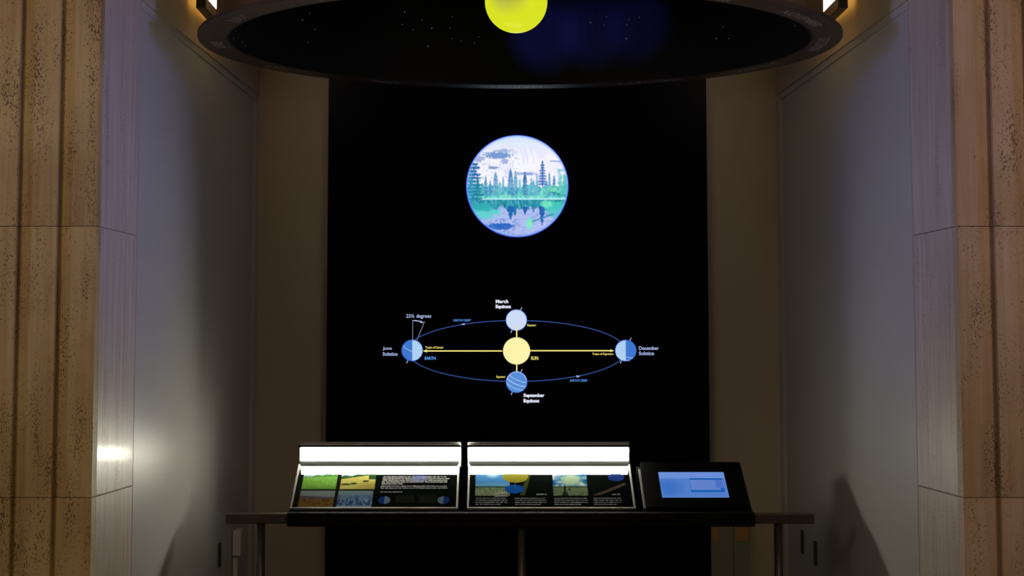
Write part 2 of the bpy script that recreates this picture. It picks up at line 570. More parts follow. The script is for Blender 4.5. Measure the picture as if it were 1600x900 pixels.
def vnoise(x, y, seed=0):
    xi = np.floor(x).astype(int); yi = np.floor(y).astype(int)
    fx = x - xi; fy = y - yi
    fx = fx * fx * (3 - 2 * fx); fy = fy * fy * (3 - 2 * fy)

    def h(a, b):
        n = (a * 374761393 + b * 668265263 + seed * 1442695) & 0x7fffffff
        n = ((n ^ (n >> 13)) * 1274126177) & 0x7fffffff
        return ((n ^ (n >> 16)) & 0xffff) / 65535.0
    return (h(xi, yi) * (1 - fx) + h(xi + 1, yi) * fx) * (1 - fy) + (h(xi, yi + 1) * (1 - fx) + h(xi + 1, yi + 1) * fx) * fy


def fbm(x, y, seed=0, o=4):
    v = 0; a = 0.5; t = 0
    for k in range(o):
        v = v + a * vnoise(x * 2 ** k, y * 2 ** k, seed + k); t += a; a *= 0.5
    return v / t


def mixc(img, mask, col):
    m = np.clip(mask, 0, 1)[..., None]
    return img * (1 - m) + np.array(col, float) * m


def srgb_lin(a):
    a = np.clip(a / 255.0, 0, 1)
    return np.where(a <= 0.04045, a / 12.92, ((a + 0.055) / 1.055) ** 2.4)


def raster(name, nu, nv, fn, place, mat, mask=None):
    """grid mesh whose print attribute is painted by fn(u, v) (v = 0 at the bottom)"""
    gu, gv = np.meshgrid(np.linspace(0, 1, nu + 1), np.linspace(0, 1, nv + 1))
    col = srgb_lin(fn(gu, gv))
    verts = [place(a, b) for a, b in zip(gu.ravel(), gv.ravel())]
    faces = []
    for j in range(nv):
        for i in range(nu):
            if mask is not None and not mask((i + .5) / nu, (j + .5) / nv): continue
            q = j * (nu + 1) + i
            faces.append((q, q + 1, q + nu + 2, q + nu + 1))
    me = bpy.data.meshes.new(name)
    me.from_pydata(verts, [], faces)
    at_ = me.color_attributes.new('print', 'FLOAT_COLOR', 'POINT')
    rgba = np.ones((col.shape[0] * col.shape[1], 4)); rgba[:, :3] = col.reshape(-1, 3)
    at_.data.foreach_set('color', rgba.ravel())
    me.materials.append(mat)
    me.update()
    o = bpy.data.objects.new(name, me)
    COL.objects.link(o)
    return o


# the round lake picture; painted in a 990 x 900 layout with its centre at (487, 452), radius 355
def lake(u, v):
    X = 487 + (u * 2 - 1) * 355; Y = 452 - (v * 2 - 1) * 355
    img = np.zeros(u.shape + (3,)) + np.array((243, 242, 253.))
    img = mixc(img, np.clip((260 - Y) / 150, 0, 1) * 0.9, (205, 224, 244))
    img = mixc(img, (fbm(X / 60, Y / 60, 3) - 0.45) * 2.2 * (Y < 420), (228, 222, 246))
    # snowy ridge shadows
    for cx, cy, rx, ry, c in ((355, 236, 95, 22, (112, 150, 205)), (320, 324, 34, 11, (125, 150, 205)), (390, 205, 60, 12, (160, 180, 215)),
                              (400, 280, 26, 20, (165, 180, 220)), (222, 262, 34, 20, (170, 180, 220)), (560, 366, 70, 10, (135, 165, 215))):
        d = ((X - cx) / rx) ** 2 + ((Y - cy) / ry) ** 2
        img = mixc(img, (1.35 - d - (fbm(X / 9, Y / 6, 11) - 0.5) * 3.0) * 1.8 * (d < 2.2), c)
    for cx in (520, 548, 590):
        img = mixc(img, (1 - abs(X - cx - 12 * np.sin(Y / 35)) / 9) * (Y > 180) * (Y < 300) * 0.55, (212, 214, 232))
    spk = fbm(X / 7, Y / 5, 21)
    img = mixc(img, (spk - 0.66) * 8 * (Y > 200) * (Y < 400) * (X < 500), (120, 130, 190))
    # forest
    forest_top = 455 + 22 * (fbm(X / 30, X * 0, 5) - 0.5) * 2
    img = mixc(img, (Y > forest_top) * 1.0 * (Y < 545), (110, 210, 208))
    g = fbm(X / 16, Y / 12, 8)
    img = mixc(img, (Y > forest_top) * (Y < 545) * (g - 0.42) * 4, (62, 160, 185))
    img = mixc(img, (Y > 470) * (Y < 545) * (fbm(X / 22, Y / 14, 31) - 0.5) * 4, (140, 232, 190))
    trees = [(265, 378, 17, (70, 120, 175)), (297, 405, 12, (60, 120, 180)), (335, 350, 27, (95, 140, 190)), (388, 380, 12, (95, 150, 200)),
             (440, 330, 26, (70, 125, 185)), (475, 345, 20, (85, 150, 195)), (541, 350, 22, (40, 95, 170)), (585, 395, 16, (80, 150, 195)),
             (625, 370, 13, (100, 160, 200)), (712, 350, 14, (90, 130, 195)), (745, 372, 15, (45, 105, 170)), (210, 385, 20, (30, 100, 160)),
             (505, 400, 14, (95, 190, 200)), (600, 410, 20, (85, 175, 195)), (790, 360, 20, (120, 200, 200)), (820, 370, 22, (60, 180, 170)),
             (365, 420, 18, (80, 180, 190)), (240, 430, 22, (70, 170, 180)), (690, 420, 20, (80, 180, 190))]
    for i, (cx, ty, hw, c) in enumerate(trees):
        t = (Y - ty) / (520 - ty)
        wdt = hw * np.clip(t, 0, 1) ** 0.55 * (1 + 0.5 * (vnoise(X * 0 + i, Y / 9, i) - 0.5))
        m = (abs(X - cx) < wdt) * (t > 0) * (t < 1)
        img = mixc(img, m * (0.95 - 0.65 * np.clip(t - 0.25, 0, 1)), c)
        img = mixc(img, m * (fbm(X / 6, Y / 6, 40 + i) - 0.52) * 4 * (t < 0.8), (150, 215, 225))
    # the tall lone spruce with bare whorls
    for k in range(9):
        yy = 285 + k * 19; hw = 8 + k * 3.6 + (k % 2) * 5
        img = mixc(img, (1.2 - ((X - 664) / hw) ** 2 - ((Y - yy - abs(X - 664) * 0.15) / 8) ** 2) * 1.6, (78, 118, 190))
    img = mixc(img, (abs(X - 664) < 4) * (Y > 272) * (Y < 460) * 0.9, (60, 105, 180))
    # dark pine at the left edge
    for k in range(11):
        yy = 300 + k * 24
        d = ((X - (180 + 12 * sin(k * 2.3))) / (34 + k * 4)) ** 2 + ((Y - yy) / 10) ** 2
        img = mixc(img, (1.3 - d - (fbm(X / 8, Y / 6, 60 + k) - 0.5) * 1.4) * 1.6, (28, 104, 165) if k < 5 else (30, 130, 160))
    img = mixc(img, (X < 175) * (Y > 340) * (Y < 620) * (fbm(X / 8, Y / 8, 77) - 0.35) * 3, (60, 150, 200))
    # right bank
    d = fbm(X / 14, Y / 18, 90)
    img = mixc(img, (X > 770) * (Y > 330) * (Y < 560) * (d - 0.4) * 3, (70, 190, 175))
    for x0, y0, x1, y1, c in ((700, 485, 830, 528, (10, 140, 125)), (715, 276, 800, 279, (120, 155, 200)), (770, 343, 835, 342, (120, 185, 210))):
        t = np.clip((X - x0) / (x1 - x0), 0, 1); yl = y0 + (y1 - y0) * t
        img = mixc(img, (abs(Y - yl) < 4.5) * (X > x0) * (X < x1) * 0.85, c)
    img = mixc(img, (1 - ((X - 735) / 45) ** 2 - ((Y - 470) / 32) ** 2) * 1.2 * (fbm(X / 10, Y / 10, 95) > 0.45), (120, 225, 175))
    # water
    wat = Y > 548
    img = mixc(img, wat * 1.0, (176, 188, 236))
    img = mixc(img, wat * (fbm(X / 30, Y / 14, 101) - 0.5) * 3, (140, 160, 218))
    shore = 612 + 34 * (fbm(X / 20, X * 0, 14) - 0.5) * 2
    img = mixc(img, wat * (Y < shore) * 1.0, (38, 140, 160))
    img = mixc(img, wat * (Y < shore) * (fbm(X / 7, Y / 26, 15) - 0.45) * 4, (80, 175, 195))
    img = mixc(img, wat * (Y < shore) * (fbm(X / 9, Y / 26, 16) - 0.55) * 4, (8, 96, 130))
    for cx, by, hw, c in ((440, 690, 24, (24, 98, 170)), (470, 665, 16, (34, 110, 175)), (541, 655, 18, (40, 90, 165)), (660, 728, 20, (30, 90, 175)), (335, 650, 24, (60, 130, 190)), (600, 640, 16, (60, 130, 180))):
        t = (by - Y) / (by - 600)
        m = (abs(X - cx) < hw * np.clip(t, 0, 1) ** 0.6 * (1 + 0.6 * (vnoise(X * 0, Y / 8, cx) - 0.5))) * (t > 0) * (t < 1.05)
        img = mixc(img, m * 0.95, c)
    # weeds at the left and right banks
    for cx, cy, rx, ry, c in ((240, 640, 130, 48, (95, 205, 205)), (235, 600, 90, 30, (50, 170, 175)), (760, 600, 95, 45, (70, 195, 185)), (770, 650, 70, 30, (90, 190, 205)), (690, 580, 44, 24, (110, 225, 190))):
        d = ((X - cx) / rx) ** 2 + ((Y - cy) / ry) ** 2
        img = mixc(img, (1.2 - d - (fbm(X / 10, Y / 8, int(cx)) - 0.5) * 2.2) * 1.6, c)
    d = ((X - 573) / 24) ** 2 + ((Y - 715) / 48) ** 2
    img = mixc(img, (1.2 - d - (fbm(X / 8, Y / 9, 141) - 0.5) * 1.5) * 2, (120, 222, 215))
    img = mixc(img, (0.45 - d) * 2, (150, 235, 160))
    t = np.clip((X - 590) / 130, 0, 1)
    img = mixc(img, (abs(Y - (703 - 48 * t)) < 6) * (X > 590) * (X < 740) * 0.8, (30, 130, 170))
    # mirrored blue ridge
    d = ((X - 370) / 88) ** 2 + ((Y - 736) / 24) ** 2
    img = mixc(img, (1.25 - d - (fbm(X / 9, Y / 6, 131) - 0.5) * 1.6) * 2.2, (40, 100, 190))
    img = mixc(img, (Y > 680) * (X < 480) * (fbm(X / 12, Y / 7, 133) - 0.6) * 6, (80, 125, 200))
    # shoreline
    img = mixc(img, (1 - abs(Y - 541) / 9) * (X > 270) * 1.2, (165, 238, 235))
    # bloom painted in as a blue cast towards the rim
    r = np.hypot(X - 487, Y - 452) / 355
    img = mixc(img, np.clip((r - 0.955) / 0.045, 0, 1) * 0.7, (110, 150, 255))
    return img


PC = Vector((-0.003, BY, 2.554)); PR = 0.272
pic = thing('round_picture', 'glowing round mountain lake picture with spruces above the orbit diagram', 'backlit picture', (PC.x, BY - 0.002, PC.z))
NR, NA = 92, 300
# polar grid
verts, cols, faces = [], [], []
uu, vv = [], []
for i in range(NR + 1):
    r = PR * (i / NR) ** 0.85
    for k in range(NA):
        a = 2 * pi * k / NA
        verts.append((PC.x + r * cos(a), BY - 0.020, PC.z + r * sin(a)))
        uu.append(0.5 + 0.5 * r / PR * cos(a)); vv.append(0.5 + 0.5 * r / PR * sin(a))
for i in range(NR):
    for k in range(NA):
        k2 = (k + 1) % NA
        faces.append((i * NA + k, (i + 1) * NA + k, (i + 1) * NA + k2, i * NA + k2))
me = bpy.data.meshes.new('picture_disc')
me.from_pydata(verts, [], faces)
ca = me.color_attributes.new('print', 'FLOAT_COLOR', 'POINT')
c3 = srgb_lin(lake(np.array(uu), np.array(vv)))
rgba = np.ones((len(verts), 4)); rgba[:, :3] = c3
ca.data.foreach_set('color', rgba.ravel())
me.materials.append(M['picture'])
disc = bpy.data.objects.new('picture_disc', me); COL.objects.link(disc)
rim = revolve('rim', [(PR, -0.0), (PR + 0.003, 0.0), (PR + 0.003, 0.018), (PR, 0.018)], (0, 0), emissive('rim_halo_glow', (70, 110, 255), 0.7))  # emissive edge added to throw a blue halo on the board
rim.data.transform(Matrix.Translation((PC.x, BY - 0.002, PC.z)) @ Matrix.Rotation(radians(90), 4, 'X'))
tag(rim, 'blue glowing edge added for a halo on the board')
keep(pic, [disc, rim])


# ---------------------------------------------------------------- consoles on the rail
def cpt(x0, x1, u, v, h=0.0):
    """point of the sloping top: u across, v up the slope (0..1), h above it"""
    y0, z0, y1, z1 = 8.200, 0.984, 8.560, 1.152
    L = math.hypot(y1 - y0, z1 - z0)
    ny, nz = -(z1 - z0) / L, (y1 - y0) / L
    return Vector((x0 + (x1 - x0) * u, y0 + (y1 - y0) * v + ny * h, z0 + (z1 - z0) * v + nz * h))


def slab(name, x0, x1, ua, ub, va, vb, h0, h1, mat, bevel=0.0):
    bm = bmesh.new()
    V = [bm.verts.new(cpt(x0, x1, u, v, h)) for h in (h0, h1) for u, v in ((ua, va), (ub, va), (ub, vb), (ua, vb))]
    for f in ((0, 1, 2, 3), (4, 5, 6, 7), (0, 1, 5, 4), (1, 2, 6, 5), (2, 3, 7, 6), (3, 0, 4, 7)):
        bm.faces.new([V[i] for i in f])
    if bevel: bmesh.ops.bevel(bm, geom=list(bm.edges), offset=bevel, segments=2, affect='EDGES')
    return mesh_obj(name, bm, mat)


def console_body(x0, x1, back=8.675, top=None):
    P = [(8.105, 0.925), (8.116, 0.925), (8.116, 0.9785), (8.170, 0.9785), (8.170, 0.916), (back, 0.916)]
    P += [(back, 1.142), (8.562, 1.150), (8.198, 0.9805), (8.105, 0.9795)]
    return prism('body', P, 'x', x0, x1, M['black_body'])


def seg_words(x0, x1, y, seed, wid=(0.012, 0.034), gap=0.006):
    r = random.Random(seed); out = []; x = x0
    while x < x1 - 0.008:
        wd = min(r.uniform(*wid), x1 - x); out.append((x, x + wd)); x += wd + gap
    return out


def text_rows(x0, x1, rows, mat, h=0.0042, seed=1):
    """illegibly small printed lines, each its own part: rows of (u0, u1, v, height)"""
    r = random.Random(seed); out = []
    for u0, u1, v, hv in rows:
        bm = bmesh.new()
        for a, b in seg_words(u0, u1, v, r.random()):
            x = a
            while x < b:                       # a word = small letter-like strokes
                q = 0.0042; hh = hv * r.choice((1, 1, 1, 1.35))
                bm.faces.new([bm.verts.new(cpt(x0, x1, p, w_, h)) for p, w_ in ((x, v), (x + q * 0.72, v), (x + q * 0.72, v + hh), (x, v + hh))])
                x += q
        out.append(mesh_obj('text_line', bm, mat))
    return out


def photo(x0, x1, ua, ub, va, vb, fn, nm='photo_print', nu=90, nv=50, h=0.0045):
    return raster(nm, nu, nv, fn, lambda a, b: cpt(x0, x1, ua + (ub - ua) * a, va + (vb - va) * b, h), M['print'])


def ellipse_patch(name, x0, x1, uc, vc, ru, rv, a0, a1, mat, h=0.0055):
    bm = bmesh.new()
    n = 32
    V = [bm.verts.new(cpt(x0, x1, uc + ru * cos(radians(a0 + (a1 - a0) * i / n)), vc + rv * sin(radians(a0 + (a1 - a0) * i / n)), h)) for i in range(n + (0 if a1 - a0 == 360 else 1))]
    bm.faces.new(V)
    return mesh_obj(name, bm, mat)


def summer(u, v):
    img = np.zeros(u.shape + (3,)) + np.array((120, 160, 195.))
    img = mixc(img, (v > 0.8) * 0.8, (70, 120, 190)); img = mixc(img, (1 - abs(v - 0.72) / 0.12) * (u < 0.6), (190, 210, 215))
    hill = 0.60 + 0.22 * u + 0.03 * np.sin(u * 20)
    img = mixc(img, (v < hill) * 1.0, (60, 120, 60))
    img = mixc(img, (v < hill) * (fbm(u * 30, v * 20, 4) - 0.5) * 4, (170, 205, 150))
    img = mixc(img, (v < 0.58 + 0.06 * u) * 1.0, (118, 170, 70))
    img = mixc(img, (v < 0.58) * (fbm(u * 25, v * 25, 9) - 0.5) * 2.5, (150, 200, 95))
    img = mixc(img, (0.25 - v) * 2, (80, 135, 60)); return img


def autumn(u, v):
    img = np.zeros(u.shape + (3,)) + np.array((165, 195, 190.))
    hill = 0.62 + 0.25 * u + 0.05 * np.sin(u * 16)
    img = mixc(img, (v < hill) * 1.0, (48, 80, 45)); img = mixc(img, (v < hill) * (fbm(u * 26, v * 16, 14) - 0.55) * 3, (85, 120, 60))
    img = mixc(img, (v < 0.50 + 0.25 * u * (u < 0.8)) * 1.0, (190, 185, 100))
    img = mixc(img, np.clip((0.40 - v) * 6, 0, 1) * np.clip((u - 0.3) * 2, 0, 1) * 0.8, (165, 145, 70))
    for cx, cy, rx in ((0.15, 0.24, 0.16), (0.38, 0.28, 0.10), (0.72, 0.40, 0.10)):
        img = mixc(img, (1.2 - ((u - cx) / rx) ** 2 - ((v - cy) / 0.05) ** 2) * 2, (62, 70, 40))
    return img


def plain(u, v):
    img = np.zeros(u.shape + (3,)) + np.array((125, 135, 140.))
    img = mixc(img, (v < 0.70 - 0.10 * u) * 1.0, (85, 80, 95))
    img = mixc(img, (v < 0.52) * 1.0, (120, 95, 45)); img = mixc(img, (v < 0.52) * (fbm(u * 20, v * 14, 24) - 0.45) * 4, (90, 60, 38))
    img = mixc(img, (v < 0.3) * (fbm(u * 30, v * 10, 26) - 0.45) * 3, (110, 95, 50)); return img


def winter(u, v):
    img = np.zeros(u.shape + (3,)) + np.array((110, 135, 145.))
    img = mixc(img, (v < 0.75) * 0.7, (95, 120, 165))
    for k in range(14):
        cx = (k * 0.381) % 1; top = 0.45 + 0.35 * ((k * 0.73) % 1)
        img = mixc(img, (abs(u - cx) < 0.06 * np.clip((top - v) / top, 0, 1) + 0.004) * (v < top) * 0.8, (45, 75, 125))
    img = mixc(img, (v < 0.55) * (fbm(u * 22, v * 12, 33) - 0.5) * 4, (150, 175, 210)); img = mixc(img, (0.14 - v) * 12, (140, 165, 190)); return img


def noon(u, v):
    img = np.zeros(u.shape + (3,)) + np.array((70, 130, 190.))
    img = mixc(img, (v - 0.75) * 3, (45, 95, 190)); img = mixc(img, (1 - np.hypot((u - 0.5) / 0.28, (v - 0.92) / 0.3)) * 1.4, (190, 225, 225))
    img = mixc(img, (1 - abs(v - 0.40) / 0.12) * 0.5, (130, 170, 190))
    img = mixc(img, (v < 0.36) * 1.0, (25, 60, 65)); img = mixc(img, (v < 0.31) * 1.0, (120, 135, 105))
    img = mixc(img, (v < 0.31) * (fbm(u * 30, v * 24, 44) - 0.5) * 4, (60, 80, 50)); img = mixc(img, (v < 0.2) * (fbm(u * 40, v * 30, 45) - 0.6) * 5, (185, 190, 175)); return img


def clouds(u, v):
    img = np.zeros(u.shape + (3,)) + np.array((25, 95, 150.))
    n = fbm(u * 6 + v * 2, v * 9, 54)
    img = mixc(img, (n - 0.42) * 3.5, (205, 210, 215)); img = mixc(img, (1.1 - np.hypot((u - 0.55) / 0.35, (v - 0.6) / 0.3)) * 1.6, (165, 190, 160))
    img = mixc(img, (v < 0.36) * 1.0, (45, 65, 40)); img = mixc(img, (v < 0.32) * 1.0, (105, 125, 95)); img = mixc(img, (v < 0.32) * (fbm(u * 12, v * 20, 55) - 0.5) * 3, (70, 85, 65))
    img = mixc(img, (abs(u - 0.34) < 0.02 + 0.012 * (v < 0.33)) * (v < 0.42) * (v > 0.2) * 1.0, (30, 45, 25))
    img = mixc(img, (abs(u - 0.34) < 0.10 * (1 - v / 0.26)) * (v < 0.26) * 1.0, (35, 50, 35)); img = mixc(img, (np.hypot((u - 0.47) / 0.035, (v - 0.24) / 0.04) < 1) * 1.0, (30, 45, 25)); return img


PM = {'navy': principled('print_and_reflection_navy', lin((30, 55, 130)), 0.035), 'pale': principled('print_and_reflection_pale', lin((95, 120, 145)), 0.035),  # navy and pale serve printed icons and painted reflections
      'blue': principled('reflection_blue', lin((20, 80, 165)), 0.035), 'yellow': principled('reflection_yellow', lin((135, 130, 45)), 0.035),  # blue and yellow colour only the painted reflections
      'olive': principled('lamp_band_olive', lin((60, 68, 35)), 0.035), 'band': principled('print_band', lin((75, 66, 56)), 0.035),  # olive colours the painted lamp band
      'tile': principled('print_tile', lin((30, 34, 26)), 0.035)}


def lit_console(x0, x1, label, kind):
    root = thing('reading_console', label, 'console', ((x0 + x1) / 2, 8.105, 0.916), 'lit reading consoles on the rail')
    P = [console_body(x0, x1)]
    brd = slab('print_board', x0, x1, 0.010, 0.990, 0.03, 0.985, 0.0, 0.004, M['board'])
    P.append(brd)
    for nm, a in (('side_trim', (0.0, 0.011)), ('side_trim', (0.989, 1.0))):
        P.append(slab(nm, x0, x1, a[0], a[1], 0.0, 1.0, 0.0, 0.010, M['steel'], 0.0012))
    P.append(slab('bottom_trim', x0, x1, 0.0115, 0.9885, 0.0, 0.028, 0.0, 0.010, M['steel'], 0.0012))
    # lamp along the top edge
    P.append(box('lamp_back', (x0 - 0.004, 8.6605, 1.143), (x1 + 0.004, 8.672, 1.256), M['steel_gray'], None, 0.001))
    P.append(box('lamp_sill', (x0 + 0.004, 8.567, 1.1525), (x1 - 0.004, 8.660, 1.1755), M['sill']))
    lamp = box('lamp_lens', (x0 + 0.006, 8.564, 1.177), (x1 - 0.006, 8.660, 1.235), M['lens'], None, 0.002)
    tag(lamp, 'white glowing lens'); P.append(lamp)
    P.append(box('lamp_cap', (x0 - 0.004, 8.561, 1.2365), (x1 + 0.004, 8.660, 1.2405), M['black_body']))
    if kind == 1:
        P += [photo(x0, x1, 0.046, 0.255, 0.447, 0.90, summer), photo(x0, x1, 0.279, 0.490, 0.447, 0.90, autumn),
              photo(x0, x1, 0.046, 0.255, 0.045, 0.412, plain), photo(x0, x1, 0.275, 0.485, 0.045, 0.412, winter)]
        rows = [(0.535, 0.93, 0.715, 0.022), (0.533, 0.945, 0.675, 0.022), (0.533, 0.93, 0.636, 0.022), (0.530, 0.935, 0.597, 0.022), (0.530, 0.665, 0.555, 0.022)]
        P += text_rows(x0, x1, rows, M['text_grey'], 0.0046, 3)
        P += text_rows(x0, x1, [(0.528, 0.925, 0.505, 0.018), (0.528, 0.93, 0.462, 0.018), (0.527, 0.66, 0.375, 0.016)], M['text_dim'], 0.0046, 4)
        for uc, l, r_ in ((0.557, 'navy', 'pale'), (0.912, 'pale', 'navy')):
            P.append(ellipse_patch('earth_print_and_reflection', x0, x1, uc, 0.20, 0.036, 0.085, 90, 270, PM[l], 0.0047))
            P.append(ellipse_patch('earth_print_and_reflection', x0, x1, uc, 0.20, 0.036, 0.085, -90, 90, PM[r_], 0.0047))
        for a, b in ((0.625, 0.735), (0.765, 0.870)):
            P.append(slab('diagram_tile', x0, x1, a, b, 0.13, 0.31, 0.0041, 0.0046, PM['tile']))
        P.append(ellipse_patch('blue_disc_reflection', x0, x1, 0.758, 0.685, 0.050, 0.085, 0, 360, PM['navy'], 0.0043))  # reflection of a wall diagram globe, painted on as a flat disc
    else:
        P += [photo(x0, x1, 0.047, 0.255, 0.300, 0.90, noon), photo(x0, x1, 0.517, 0.725, 0.300, 0.90, clouds)]
        bmw = bmesh.new()
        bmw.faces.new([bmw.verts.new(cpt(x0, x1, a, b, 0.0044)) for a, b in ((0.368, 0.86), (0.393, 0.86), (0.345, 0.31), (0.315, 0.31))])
        P.append(mesh_obj('lamp_band_wedge', bmw, PM['olive']))  # the lamp's green band, painted on as an olive wedge
        P.append(ellipse_patch('sun_reflection', x0, x1, 0.290, 0.735, 0.079, 0.145, 0, 360, PM['yellow'], 0.0050))  # reflection of the wall diagram's sun, painted on the board
        P.append(ellipse_patch('earth_print_and_reflection', x0, x1, 0.283, 0.445, 0.058, 0.100, 0, 360, PM['blue'], 0.0050))  # reflected diagram globe painted below the sun
        P.append(slab('ray_reflection', x0, x1, 0.2855, 0.2885, 0.47, 0.62, 0.0051, 0.0055, PM['pale']))  # reflected ray between sun and globe, painted as a thin line
        P.append(ellipse_patch('earth_print_and_reflection', x0, x1, 0.905, 0.715, 0.050, 0.095, 0, 360, PM['navy'], 0.0050))  # reflection of the right-hand diagram globe, painted on
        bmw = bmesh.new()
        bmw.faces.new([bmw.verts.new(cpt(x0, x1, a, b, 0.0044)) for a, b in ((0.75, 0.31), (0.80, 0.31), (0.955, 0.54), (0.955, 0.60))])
        P.append(mesh_obj('grey_band_print', bmw, PM['band']))  # grey diagonal band across the board
        P += text_rows(x0, x1, [(0.165, 0.255, 0.335, 0.030), (0.165, 0.24, 0.275, 0.028), (0.415, 0.475, 0.315, 0.022), (0.870, 0.925, 0.315, 0.022)], M['text_grey'], 0.0054, 5)
        rows = []
        for a, b in ((0.05, 0.24), (0.285, 0.47), (0.52, 0.72), (0.755, 0.92)):
            for k in range(4): rows.append((a, b - 0.03 * (k == 3), 0.235 - 0.045 * k, 0.014))
        P += text_rows(x0, x1, rows, M['text_dim'], 0.0046, 6)
    keep(root, P)
    return root


lit_console(-1.016, -0.281, 'left lit console printed with four landscape photos and text', 1)
lit_console(-0.241, 0.497, 'middle lit console printed with two sky photos and a painted-on reflection of a yellow disc', 2)

# touchscreen kiosk
kx0, kx1 = 0.532, 1.000
root = thing('touchscreen_kiosk', 'black sloping kiosk with a glowing blue touchscreen', 'kiosk', ((kx0 + kx1) / 2, 8.105, 0.916))
P = [console_body(kx0, kx1 + 0.004, 8.675)]
P.append(slab('bezel', kx0 + 0.012, kx1, 0.0, 1.0, 0.0, 1.04, 0.001, 0.014, principled('bezel_black', (0.005, 0.005, 0.006), 0.6, spec=0.02), 0.003))
P.append(slab('side_trim', kx0 - 0.001, kx0 + 0.010, 0.0, 1.0, 0.0, 0.88, 0.001, 0.012, M['steel'], 0.0015))


def ui(u, v):
    img = np.zeros(u.shape + (3,)) + np.array((78, 122, 198.))
    img = mixc(img, (v - 0.55) * 1.2, (100, 140, 212)); img = mixc(img, (1 - np.hypot((u - 0.1) / 0.3, (v - 0.4) / 0.5)) * 1.0, (45, 105, 190))
    img = mixc(img, (v > 0.74) * 0.7, (112, 145, 218))
    img = mixc(img, (u > 0.47) * (u < 0.95) * (v > 0.25) * (v < 0.74) * 0.6, (105, 130, 205))
    img = mixc(img, (u > 0.46) * (u < 0.96) * (abs(v - 0.72) < 0.036), (12, 88, 170)); img = mixc(img, (u > 0.45) * (u < 0.95) * (abs(v - 0.25) < 0.038), (12, 92, 175))
    img = mixc(img, (u > 0.90) * (u < 0.96) * (v > 0.25) * (v < 0.38), (12, 92, 175)); img = mixc(img, (u > 0.84) * (u < 0.95) * (v > 0.38) * (v < 0.70) * 0.6, (60, 100, 190))
    img = mixc(img, (abs(u - 0.452) < 0.004) * (v > 0.25) * (v < 0.72) * 0.5, (50, 90, 170)); img = mixc(img, (u > 0.03) * (u < 0.46) * (abs(v - 0.72) < 0.01) * 0.4, (60, 100, 180))
    e = np.minimum(np.minimum(u, 1 - u) * 2, np.minimum(v, 1 - v)); img = mixc(img, (0.045 - e) * 20 * 0.6, (115, 160, 235))
    return img


kw = kx1 - kx0
scr = raster('screen', 110, 60, ui, lambda a, b: cpt(kx0, kx1, 0.186 + 0.63 * a, 0.215 + (0.790 - 0.215) * b, 0.0146), M['screen'])
tag(scr, 'glowing blue screen')
P.append(scr)
keep(root, P)

# ---------------------------------------------------------------- handrail
rail = thing('handrail', 'bronze handrail on slim posts running under the consoles', 'handrail', (0, 8.14, 0))
P = [box('top_bar', (-1.283, 8.1185, 0.933), (1.262, 8.1645, 0.977), M['rail_bronze'], None, 0.005)]
for x in (-1.132, -0.004, 1.108):
    P.append(tube('post', (x, 8.141, 0.008), (x, 8.141, 0.9328), 0.0185, M['post_metal']))
    P.append(tube('base_plate', (x, 8.141, 0.0), (x, 8.141, 0.008), 0.05, M['post_metal']))
for xa, xb in ((-0.2795, -0.2425), (0.4985, 0.5305)):
    bm = bmesh.new()
    add_prism(bm, [(8.106, 0.926), (8.1175, 0.926), (8.1175, 0.978), (8.1655, 0.978), (8.1655, 0.926), (8.180, 0.926), (8.180, 0.9795), (8.106, 0.9795)], 'x', xa, xb)
    P.append(mesh_obj('black_sleeve', bm, M['black_body']))
keep(rail, P)

# ---------------------------------------------------------------- suspended ring and drum
RC = (-0.012, 8.0); RZ = 3.005; RR = 1.386
ring = thing('ring_canopy', 'dark bronze suspended ring with month names and a black starry inside', 'canopy', (RC[0], RC[1], RZ))
P = []
P.append(revolve('ring_flange', [(RR * 0.9095, RZ), (RR - 0.004, RZ), (RR, RZ + 0.004), (RR, RZ + 0.016), (RR - 0.003, RZ + 0.019), (RR * 0.9095, RZ + 0.019)], RC, M['bronze'], seg=180))
P.append(revolve('drum_wall', [(RR * 0.930, RZ + 0.020), (RR * 0.943, RZ + 0.020), (RR * 0.943, RZ + 0.95), (RR * 0.930, RZ + 0.95)], RC, M['drum_outer'], seg=180))
P.append(revolve('drum_lining', [(RR * 0.902, RZ + 0.001), (RR * 0.909, RZ + 0.001), (RR * 0.909, RZ + 0.0195), (RR * 0.925, RZ + 0.0195), (RR * 0.925, RZ + 0.93), (RR * 0.902, RZ + 0.93)], RC, M['drum_inner'], seg=180))
bm = bmesh.new(); add_tube(bm, (RC[0], RC[1], RZ + 0.955), (RC[0], RC[1], RZ + 0.985), RR * 0.943, 120)
P.append(mesh_obj('drum_top', bm, M['drum_inner']))
for a in range(3):
    q = radians(60 + 120 * a)
    P.append(tube('hanger_rod', (RC[0] + 1.1 * sin(q), RC[1] + 1.1 * cos(q), RZ + 0.985), (RC[0] + 1.1 * sin(q), RC[1] + 1.1 * cos(q), 4.25), 0.008, M['post_metal'], seg=12))
months = ['MARCH', 'FEBRUARY', 'JANUARY', 'DECEMBER', 'NOVEMBER', 'OCTOBER', 'SEPTEMBER', 'AUGUST', 'JULY', 'JUNE', 'MAY', 'APRIL']
for i, mname in enumerate(months):
    me = text_mesh(mname, 0.0)
    xs = [v.co.x for v in me.vertices]; wdt = max(xs) - min(xs); mid = (max(xs) + min(xs)) / 2
    sz = 0.068
    ph = radians(30 * i)
    for v in me.vertices:
        arc = (v.co.x - mid) * sz * 1.12 / (RR * 0.95)
        rr = RR * 0.928 + v.co.y * sz
        # lettering reads for somebody below looking up, heads pointing outwards
        a = ph - arc
        v.co = Vector((RC[0] + rr * sin(a), RC[1] + rr * cos(a), RZ - 0.0008))
    me.materials.clear(); me.materials.append(M['ring_text'])
    o = bpy.data.objects.new('month_lettering', me); COL.objects.link(o); P.append(o)
